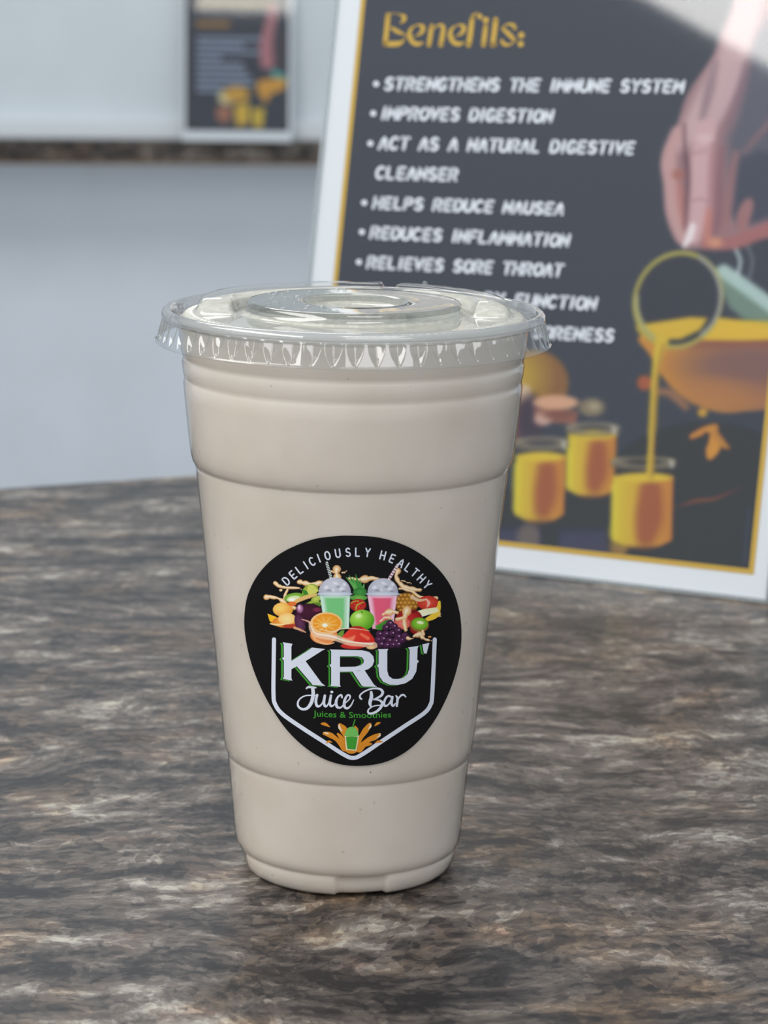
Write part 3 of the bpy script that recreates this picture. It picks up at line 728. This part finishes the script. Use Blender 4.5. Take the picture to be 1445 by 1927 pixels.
# ================================================================== LABEL ON THE CUP
SL = 7.9 / 78.6; Rz0 = (37.5 - 42 * SL) * K
def on_cup(x, y, off=0.00004):
    """artwork units to a point on the conical cup wall"""
    x = np.asarray(x, float); y = np.asarray(y, float)
    D = np.array(FWD)[None] + np.array(RGT)[None] * ((x - 722.5) / FPX)[:, None] - np.array(UPV)[None] * ((y - 963.5) / FPX)[:, None]
    O = np.array(CAM) - np.array([0, 0, .0002])
    s0 = Rz0 + SL * O[2]
    A = D[:, 0] ** 2 + D[:, 1] ** 2 - (SL * D[:, 2]) ** 2
    B = 2 * (O[0] * D[:, 0] + O[1] * D[:, 1] - s0 * SL * D[:, 2]); C_ = O[0] ** 2 + O[1] ** 2 - s0 ** 2
    t = (-B - np.sqrt(np.maximum(B * B - 4 * A * C_, 0))) / (2 * A)
    P = O[None] + D * t[:, None]; th = np.arctan2(P[:, 1], P[:, 0]); r = Rz0 + SL * P[:, 2] + off
    return np.stack([r * np.cos(th), r * np.sin(th), P[:, 2]], 1)

def ink(name, c, rough=0.35, spec=0.4): return material(name, rgba(c), rough, spec)
m_black = ink('black_label_vinyl', (12, 11, 14), .42, .3); m_wink = ink('label_white', (226, 230, 242)); m_green = ink('label_green', (66, 158, 52)); m_green2 = ink('label_light_green', (120, 196, 96))
m_orange = ink('label_orange', (226, 144, 40)); m_cream = ink('label_cream', (250, 226, 190))
outline = catmull([(664, 1008), (716, 1012), (770, 1030), (816, 1062), (848, 1103), (864, 1150), (868, 1200), (862, 1248), (845, 1302), (816, 1358), (776, 1405), (730, 1432), (680, 1441),
                   (632, 1436), (586, 1415), (541, 1375), (503, 1318), (477, 1260), (463, 1205), (460, 1160), (468, 1115), (492, 1073), (530, 1040), (585, 1016), (630, 1009)], 5, True)
bm = flat(); f_poly(bm, [tuple(p) for p in outline])
label = lay('label', bm, on_cup, m_black, cup, .00006, cut=6, label='round black vinyl label with shop logo')
LV = 0.00002
def lz(name, bm, mat, lvl, **kw): return lay(name, bm, on_cup, mat, label, .00006 + LV * lvl, cut=8, **kw)

# arched words
LET = [('D', 538.9, 1093), ('E', 551.7, 1081.5), ('L', 563.8, 1071.5), ('I', 575.5, 1063.5), ('C', 587.5, 1056.4), ('I', 600, 1050.3), ('O', 616, 1045.4), ('U', 635.8, 1041), ('S', 655, 1039.2), ('L', 673, 1039),
       ('Y', 691.8, 1039.6), ('H', 720.3, 1045), ('E', 738, 1051), ('A', 754.5, 1059.5), ('L', 768, 1068), ('T', 780.5, 1077.5), ('H', 792.6, 1088.5), ('Y', 803.8, 1100.5)]
bm = flat()
for i, (ch, x, y) in enumerate(LET):
    a = LET[max(i - 1, 0)]; b = LET[min(i + 1, len(LET) - 1)]; t = np.array([b[1] - a[1], b[2] - a[2]], float); t /= np.linalg.norm(t)
    nrm = np.array([t[1], -t[0]]); Hh = 15.0; hw = adv(ch) / 2
    glyph(bm, ch, lambda gx, gy: tuple(np.array([x, y]) + t * (gx - hw) * Hh * .92 + nrm * (gy - .5) * Hh), 2.6)
lz('arched_lettering', bm, m_wink, 3, label='white arched words DELICIOUSLY HEALTHY')
# shield outline
def Zb(pts): return [(440 + x / 3.284, 990 + y / 3.284) for x, y in pts]
bm = flat(); sh_pts = [(249, 700), (247, 850), (246, 1040), (256, 1100), (300, 1160), (420, 1245), (560, 1335), (680, 1412), (735, 1432), (790, 1412), (920, 1325), (1060, 1232), (1175, 1155), (1213, 1105), (1224, 1050), (1234, 850), (1240, 700)]
f_stroke(bm, Zb(sh_pts), 25 / 3.284); lz('shield_outline', bm, m_wink, 1, label='white shield outline')
# big letters
def Zc(pts, dx=0, dy=0): return [(500 + (x + dx) / 4.379, 1190 + (y + dy) / 4.379) for x, y in pts]
KRU = [
 [(140, 80), (222, 94), (213, 115), (213, 378), (221, 397), (143, 382), (151, 365), (151, 230), (135, 215), (151, 200), (150, 98)],
 [(208, 238), (345, 152), (362, 140), (380, 124), (490, 137), (465, 150), (330, 236), (208, 306)],
 [(248, 268), (322, 226), (462, 418), (492, 440), (385, 432), (378, 420)],
 [(527, 140), (612, 142), (611, 430), (618, 448), (528, 440), (540, 428), (540, 287), (524, 272), (540, 257), (540, 155)],
 [(608, 142), (790, 146), (850, 160), (885, 195), (893, 235), (878, 275), (845, 302), (800, 316), (720, 322), (608, 324), (608, 284), (735, 282), (780, 272), (806, 250), (808, 226), (790, 204), (755, 196), (608, 196)],
 [(712, 318), (812, 308), (890, 428), (916, 448), (805, 446), (790, 436)],
 [(922, 138), (1008, 136), (1000, 152), (1000, 315), (1012, 358), (1045, 382), (1085, 384), (1130, 374), (1165, 345), (1180, 300), (1184, 142), (1170, 124), (1258, 110), (1249, 130), (1246, 224), (1261, 239), (1246, 254), (1238, 322),
  (1205, 382), (1150, 418), (1085, 433), (1020, 430), (965, 405), (935, 360), (929, 310), (929, 290), (914, 275), (929, 260), (930, 152)],
 [(1288, 98), (1346, 86), (1322, 176), (1300, 170)],
]
for nm, mat, dx, dy, lv in (('letter_shadow', m_green, -22, 7, 1.5), ('letter_gap', m_black, -8, 3, 2.2), ('large_lettering', m_wink, 0, 0, 3)):
    bm = flat()
    for P in KRU: f_poly(bm, Zc(P, dx, dy))
    lz(nm, bm, mat, lv, **({'label': 'large white letters KRU with apostrophe'} if nm == 'large_lettering' else {'label': 'green drop shadow of the letters'} if dx == -22 else {}))
# script
bm = flat()
def sc(pts, w): f_stroke(bm, Zc(pts), [(v * 1.12 + 2) / 4.379 for v in (w if not np.isscalar(w) else [w] * len(pts))])
sc([(335, 462), (352, 450), (385, 452), (415, 455)], (8, 14, 14, 8))
sc([(388, 456), (392, 510), (378, 575), (345, 622), (305, 632), (272, 612), (266, 578), (285, 545), (325, 522), (370, 518), (415, 520)], (22, 24, 24, 20, 16, 14, 12, 9, 8, 8, 10))
sc([(425, 515), (414, 565), (424, 605), (448, 604), (470, 575), (486, 520)], (16, 18, 18, 12, 8, 14)); sc([(488, 520), (480, 580), (495, 610), (520, 580), (536, 520)], (16, 18, 14, 8, 14))
sc([(538, 520), (528, 580), (542, 608), (568, 590), (590, 555)], (16, 18, 14, 8, 7)); f_disc(bm, *Zc([(545, 490)])[0], 2.9, 2.4)
sc([(628, 535), (622, 515), (596, 530), (580, 570), (588, 612), (618, 618), (645, 590)], (12, 12, 12, 18, 18, 12, 7))
sc([(645, 590), (690, 548), (692, 520), (670, 520), (650, 560), (648, 608), (672, 625), (702, 600), (724, 556)], (7, 8, 12, 12, 18, 18, 14, 9, 6))
sc([(788, 548), (776, 535), (780, 512), (820, 482), (880, 462), (935, 464), (962, 488), (950, 520), (905, 545), (882, 552)], (12, 12, 10, 9, 10, 14, 18, 16, 10, 8))
sc([(882, 552), (930, 556), (958, 580), (945, 620), (905, 655), (860, 668), (842, 655), (850, 630), (895, 605), (960, 598)], (8, 12, 18, 18, 16, 14, 12, 8, 7, 7))
sc([(868, 492), (870, 530), (858, 580), (866, 612)], (18, 24, 22, 12))
sc([(1038, 535), (1010, 522), (985, 545), (973, 585), (985, 606), (1012, 590), (1032, 555)], (12, 12, 14, 16, 14, 9, 8)); sc([(1042, 532), (1034, 580), (1048, 606), (1066, 585)], (16, 18, 12, 7))
sc([(1072, 522), (1084, 545), (1078, 606)], (10, 16, 14)); sc([(1080, 590), (1092, 545), (1115, 518), (1135, 515), (1152, 530)], (7, 8, 12, 12, 7))
lz('script_lettering', bm, m_wink, 4, label='white script words Juice Bar')
# small line of text
def font_mesh(text, offset=0.0):
    cu = bpy.data.curves.new('t', 'FONT'); cu.body = text; cu.size = 1; cu.offset = offset; cu.resolution_u = 3; cu.fill_mode = 'FRONT'
    o = bpy.data.objects.new('t', cu); col.objects.link(o); dg = bpy.context.evaluated_depsgraph_get()
    me = bpy.data.meshes.new_from_object(o.evaluated_get(dg)); bpy.data.objects.remove(o); bpy.data.curves.remove(cu)
    bm = bmesh.new(); bm.from_mesh(me); bpy.data.meshes.remove(me); return bm
bm = font_mesh('Juices & Smoothies', .008)
xs = [v.co.x for v in bm.verts]; x0_, x1_ = min(xs), max(xs); capH = .69
for v in bm.verts:
    t = (v.co.x - x0_) / (x1_ - x0_); X = 589.5 + t * 146
    v.co = (X, 1347.6 + 2.0 * t + 2.0 * 4 * t * (1 - t) - v.co.y / capH * 11.0, 0)
lz('small_lettering', bm, m_green, 3, label='small green words Juices & Smoothies')
# splash emblem
bm = flat()
for P, w_ in ([[(462, 752), (490, 756), (528, 778)], (16, 26, 6)], [[(612, 765), (640, 800), (672, 860), (700, 930)], (34, 62, 52, 50)], [[(482, 832), (530, 845), (590, 885), (650, 950)], (26, 44, 34, 60)],
              [[(594, 836), (622, 868), (660, 930)], (18, 34, 40)], [[(500, 912), (520, 898), (548, 906)], (8, 18, 4)], [[(650, 930), (705, 960), (765, 930)], (70, 80, 70)],
              [[(856, 762), (820, 810), (780, 870), (745, 940)], (34, 48, 36, 50)], [[(938, 838), (900, 862), (840, 890), (770, 960)], (20, 46, 40, 60)], [[(940, 744), (918, 752), (896, 772)], (10, 22, 4)],
              [[(962, 902), (930, 898), (900, 912)], (6, 20, 4)], [[(868, 918), (840, 924), (808, 942)], (16, 24, 6)], [[(735, 775), (750, 800), (750, 850)], (14, 24, 20)]):
    f_stroke(bm, Zc(P), [v / 4.379 for v in w_])
lz('splash_emblem', bm, m_orange, 2, label='orange juice splash emblem')
bm = flat()
for P, w_ in ([[(605, 758), (608, 785), (630, 815)], (8, 20, 6)], [[(858, 755), (862, 775), (845, 795)], (6, 16, 6)], [[(482, 825), (500, 830), (520, 838)], (8, 16, 5)], [[(940, 832), (938, 850), (915, 868)], (6, 14, 5)]):
    f_stroke(bm, Zc(P), [v / 4.379 for v in w_])
f_poly(bm, Zc([(650, 845), (768, 845), (748, 975), (662, 968)])); lz('splash_highlight', bm, m_cream, 3)
bm = flat(); f_poly(bm, Zc([(660, 858), (758, 858), (740, 965), (672, 960)])); f_stroke(bm, Zc([(712, 800), (722, 760), (735, 718)]), 9 / 4.379); lz('drink_emblem', bm, m_green, 4, label='small green cup emblem with straw')
bm = flat(); f_poly(bm, Zc(arc(708, 838, 54, 62, 180, 360, 12))); f_disc(bm, *Zc([(706, 844)])[0], 62 / 4.379, 13 / 4.379, 24); lz('drink_emblem_dome', bm, m_green2, 4.5)

# fruit picture (drawn in its own units, 3.905 per artwork unit)
def fruit_art(cv):
    e, s, p = cv.ell, cv.stroke, cv.poly
    cr = (240, 205, 152); cr2 = (214, 160, 104); wh = (252, 232, 205)
    rs = random.Random(3)
    def splash(pts, w):
        Q = catmull(np.c_[np.array(pts, float), w], 3); jit = np.array([rs.uniform(.62, 1.3) for _ in Q]); jit[0] = 1.1
        P2 = [(q[0], q[1] + rs.uniform(-3, 3)) for q in Q]; W2 = list(Q[:, 2] * jit)
        s(P2, W2, cr2, soft=2, alpha=.92); s([(x - 1, y - 2) for x, y in P2], [v * .7 for v in W2], cr, soft=6, alpha=.85); s([(x - 2, y - 3) for x, y in P2], [v * .25 for v in W2], wh, soft=5)
        x, y = P2[-1]; e(x + rs.uniform(4, 14), y + rs.uniform(-10, 10), 4, 3.4, cr)
    splash([(84, 288), (125, 287), (180, 300), (240, 345), (290, 370)], (38, 26, 26, 30, 24)); splash([(148, 186), (185, 208), (230, 218), (330, 222)], (26, 20, 18, 12)); splash([(240, 230), (222, 270), (215, 300)], (14, 16, 18))
    splash([(322, 176), (370, 186), (430, 192), (485, 182)], (26, 34, 36, 30)); e(190, 236, 12, 9, cr); splash([(600, 80), (598, 110), (606, 150)], (56, 34, 56)); splash([(640, 110), (662, 104)], (10, 9)); splash([(560, 98), (580, 108)], (14, 10))
    splash([(690, 150), (770, 160), (830, 152), (900, 150)], (14, 40, 44, 16)); splash([(1048, 95), (1036, 140), (1070, 195), (1130, 225), (1210, 234)], (42, 30, 40, 34, 30)); splash([(1060, 222), (1140, 240), (1200, 280), (1260, 296), (1330, 298)], (14, 22, 26, 16, 24))
    splash([(1075, 165), (1098, 168)], (8, 6)); splash([(1115, 180), (1138, 182)], (7, 5)); e(1275, 283, 8, 7, (190, 40, 30)); splash([(1345, 405), (1348, 420)], (30, 34))
    # left fruit
    e(405, 240, 62, 46, (190, 196, 80), (120, 150, 40), rot=-30); p([(392, 196), (430, 200), (470, 240), (440, 260), (400, 300), (380, 250)], (206, 208, 100), soft=4); p([(345, 232), (380, 240), (395, 268), (360, 272)], (60, 130, 40), soft=3)
    e(288, 290, 74, 34, (150, 196, 76), (84, 140, 36), rot=-8); e(285, 300, 52, 22, (214, 226, 170), rot=-8, soft=5); e(275, 306, 26, 12, (244, 246, 224), soft=5)
    s([(300, 320), (370, 290), (450, 270)], (26, 30, 16), (226, 180, 110), soft=4); s([(380, 345), (430, 320), (480, 335)], 22, (150, 180, 60), soft=5); e(450, 300, 40, 22, (196, 206, 96), (130, 160, 50), rot=-20); p([(430, 330), (480, 325), (480, 356), (440, 350)], (90, 130, 40), soft=4)
    e(206, 378, 74, 52, (250, 208, 110), (226, 150, 60), hx=-.3, hy=-.2); e(272, 336, 34, 16, (224, 112, 52), soft=5)
    p([(92, 408), (150, 430), (184, 452), (190, 496), (128, 478), (108, 462)], (250, 196, 46), soft=2, c2=(236, 170, 30), gdir=(0, 1)); e(225, 470, 96, 42, (246, 180, 66), (200, 96, 36)); e(262, 500, 60, 16, (176, 60, 36), soft=8)
    e(236, 446, 66, 42, (252, 218, 150), (240, 180, 96), soft=5); s([(115, 482), (160, 490), (210, 486), (260, 470)], (10, 14, 12, 10), (250, 210, 150), soft=3)
    e(400, 408, 104, 74, (70, 24, 46), (34, 10, 26), hx=-.2, hy=-.2); e(330, 372, 26, 34, (196, 140, 176), (92, 44, 78), soft=10); e(325, 362, 10, 16, (226, 190, 214), soft=8); e(330, 480, 36, 70, (98, 52, 82), (60, 24, 50), rot=-18, soft=5); e(455, 380, 30, 16, (120, 40, 70), soft=10)
    s([(290, 512), (330, 526), (372, 545)], (18, 16, 8), (214, 160, 120), soft=4); s([(345, 450), (400, 470), (430, 500)], (6, 12, 14), (226, 170, 150), soft=4)
    # middle back
    for a in ((690, 128, 6), (716, 138, 5), (738, 120, 6), (668, 140, 5), (770, 160, 8), (800, 190, 8), (735, 165, 10), (700, 165, 8)): s([(762, 268), ((762 + a[0]) / 2 + 8, (268 + a[1]) / 2), a[:2]], (34, 22, a[2] * .7), (60, 140, 60) if a[0] % 4 else (96, 170, 84), soft=2)
    e(770, 250, 50, 34, (70, 150, 66), (36, 104, 44)); e(760, 292, 64, 22, (120, 182, 80), (60, 130, 44)); e(756, 346, 60, 46, (216, 60, 48), (150, 24, 24)); s([(740, 380), (750, 345), (800, 322)], (8, 10, 5), (170, 170, 60), soft=2); s([(705, 330), (730, 318), (760, 316)], 6, (180, 190, 70), soft=2)
    for q in ((725, 350), (745, 330), (775, 355), (790, 340), (720, 372)): e(q[0], q[1], 4, 5, (110, 14, 14))
    # pineapple and right fruit
    e(1112, 330, 92, 76, (178, 118, 40), (104, 62, 22))
    for i in range(6):
        for j in range(5):
            x = 1040 + i * 30 + (j % 2) * 15; y = 272 + j * 28
            if ((x - 1112) / 88) ** 2 + ((y - 330) / 72) ** 2 < 1: e(x, y, 13, 11, (222, 168, 66), (150, 92, 30), soft=3)
    e(1268, 330, 78, 52, (226, 84, 58), (176, 30, 26)); s([(1255, 300), (1275, 330), (1262, 360)], (10, 22, 8), (250, 180, 160), soft=5); s([(1150, 285), (1200, 310), (1250, 305)], (26, 22, 12), (226, 190, 150), soft=4)
    s([(1352, 322), (1345, 370), (1320, 420), (1262, 452)], (18, 34, 46, 30), (240, 200, 60), soft=2); p([(1192, 388), (1250, 372), (1335, 362), (1350, 392), (1290, 412), (1222, 432)], (238, 234, 176), soft=2, c2=(250, 246, 214), gdir=(0, 1))
    e(1130, 440, 96, 66, (196, 46, 40), (120, 12, 18)); e(1165, 392, 20, 14, (120, 20, 20), soft=5); e(1185, 520, 50, 40, (170, 26, 26), (120, 16, 18)); e(1080, 480, 62, 44, (236, 128, 116), (206, 70, 62))
    # cups
    for (cx, tl, tr, bl, br, yb, colr, pale, dome) in ((585, 474, 698, 512, 690, 520, (118, 196, 124), (186, 218, 194), 118), (938, 824, 1044, 862, 1012, 520, (228, 92, 122), (238, 176, 196), 112)):
        p([(tl, 262), (tr, 262), (br, yb), (bl, yb)], pale, soft=2); p([(tl + 38, 285), (tr - 40, 285), (br - 36, yb), (bl + 30, yb)], colr, soft=22)
        s([(tr - 14, 280), (br - 10, yb - 10)], 8, tuple(min(v + 30, 255) for v in pale), soft=6); s([(tl + 14, 285), (bl + 12, yb - 40)], 10, tuple(min(v + 20, 255) for v in pale), soft=8)
        e(cx, 252, dome, 110 if cx < 700 else 104, (206, 206, 216), (160, 160, 176), half='top', hx=-.1, hy=-.5)
        for q in ((-60, 215, 26, 20, -20), (5, 185, 34, 16, 20), (50, 225, 28, 24, 10), (-15, 235, 22, 16, 5), (70, 195, 18, 18, 40)):
            e(cx + q[0], q[1], q[2], q[3], (232, 232, 240), (176, 176, 190), rot=q[4], soft=6)
        for q in ((-40, 238, 22), (25, 212, 16), (64, 244, 14)): e(cx + q[0], q[1], q[2], 8, (140, 140, 156), soft=8, alpha=.7)
        e(cx, 264, dome + 14, 15, (214, 220, 230), (176, 186, 200)); s([(cx - dome, 272), (cx, 282), (cx + dome, 272)], 4, (150, 160, 176), soft=3); e(cx, 285, dome - 10, 10, pale, soft=8)
    for (a, b, c1) in (((527, 36), (556, 140), (60, 84, 70)), ((1046, 52), (984, 152), (150, 50, 80))):
        s([a, b], 20, (222, 222, 222), soft=2, n=1)
        for t in np.linspace(.04, .94, 6):
            x = a[0] + (b[0] - a[0]) * t; y = a[1] + (b[1] - a[1]) * t; s([(x - 9, y - 5), (x + 9, y + 6)], 7, c1, soft=2, n=1)
    # front fruit
    e(786, 456, 90, 76, (176, 226, 90), (86, 158, 30), hx=-.35, hy=-.3); e(760, 425, 22, 16, (236, 250, 200), soft=14, alpha=.8); s([(780, 392), (790, 402)], 6, (60, 110, 24), soft=4)
    e(505, 566, 100, 66, (240, 160, 96), (214, 120, 60)); e(524, 480, 118, 82, (252, 214, 160), (240, 180, 110)); e(526, 478, 102, 68, (244, 170, 56), (232, 140, 30))
    for a in range(0, 360, 36): s([(514, 492), (514 + 96 * math.cos(math.radians(a + 8)), 484 + 60 * math.sin(math.radians(a + 8)))], (7, 3), (252, 206, 130), soft=3, n=1)
    e(513, 494, 19, 14, (255, 246, 226), soft=4)
    p([(602, 560), (630, 534), (655, 530), (650, 570), (620, 585)], (110, 150, 60), soft=4)
    e(720, 645, 92, 24, (222, 60, 50), (170, 30, 30)); p([(628, 598), (660, 555), (710, 512), (760, 500), (812, 520), (850, 556), (884, 618), (830, 640), (740, 640), (660, 620)], (232, 66, 48), soft=3, c2=(206, 40, 34), gdir=(1, .4), n=3)
    e(745, 512, 46, 12, (176, 40, 30), soft=4); s([(650, 600), (700, 600), (730, 575)], (20, 36, 14), (244, 130, 96), soft=12); s([(780, 560), (830, 590)], (20, 26), (244, 110, 80), soft=10)
    s([(402, 474), (410, 520), (440, 560), (500, 572), (600, 590), (690, 622), (780, 636), (880, 640)], (14, 26, 34, 44, 46, 40, 30, 46), (246, 200, 166), soft=6, alpha=.82); s([(410, 500), (450, 555), (560, 575), (680, 612), (860, 632)], (5, 9, 12, 9, 12), (254, 234, 214), soft=3)
    s([(470, 520), (560, 540), (640, 520), (740, 520), (840, 535)], (4, 6, 6, 5, 3), (250, 214, 176), soft=2); s([(420, 560), (450, 605), (520, 630), (580, 622)], (16, 18, 16, 8), (242, 176, 120), soft=3)
    e(852, 656, 34, 15, cr, cr2)
    # grapes, leaf, kiwi
    p([(880, 500), (920, 480), (960, 455), (1010, 448), (1000, 480), (950, 500), (930, 530), (895, 528)], (84, 156, 48), soft=2, c2=(40, 110, 36), gdir=(1, 1))
    for i, q in enumerate(((990, 482), (962, 512), (1020, 505), (1050, 535), (915, 560), (962, 560), (1008, 556), (1052, 580), (1100, 572), (905, 602), (940, 596), (986, 608), (1032, 612), (1080, 605), (1112, 588), (925, 636), (968, 642), (1012, 640), (1050, 636))):
        e(q[0], q[1], 29, 27, (92, 44, 84), (30, 10, 30), hx=-.2, hy=-.3, soft=2); e(q[0] + 6, q[1] - 7, 5, 4, (220, 200, 224), soft=4)
    e(1206, 490, 70, 54, (176, 124, 56), (120, 80, 36), rot=4); e(1208, 482, 60, 44, (150, 204, 60), (84, 150, 26), rot=4); e(1212, 474, 28, 13, (244, 248, 214), (190, 214, 120), rot=8, soft=5)
    splash([(940, 415), (990, 395), (1045, 405)], (20, 44, 26)); splash([(1115, 385), (1100, 430), (1095, 470), (1105, 530)], (60, 40, 34, 26)); splash([(1040, 450), (1090, 440)], (24, 26)); splash([(920, 465), (950, 440), (990, 440)], (14, 20, 14))
    splash([(1165, 578), (1210, 560), (1236, 590), (1280, 604)], (16, 40, 26, 14)); splash([(1230, 535), (1235, 560)], (20, 24)); splash([(1120, 590), (1150, 594)], (24, 10)); e(1281, 579, 13, 7, (214, 150, 80))
fa = Canvas(40, 18, 1384, 690, 2.2, (12, 11, 14)); fruit_art(fa)
m_lprint = print_material('label_print', .42, .3)
fa.mesh('fruit_picture', lambda x, y: on_cup(480 + x / 3.905, 1050 + y / 3.905, .00006 + LV * 2.0), m_lprint, label, 1.12, 0.0, base=(12, 11, 14),
        label='printed picture of green and pink drinks among fruit')
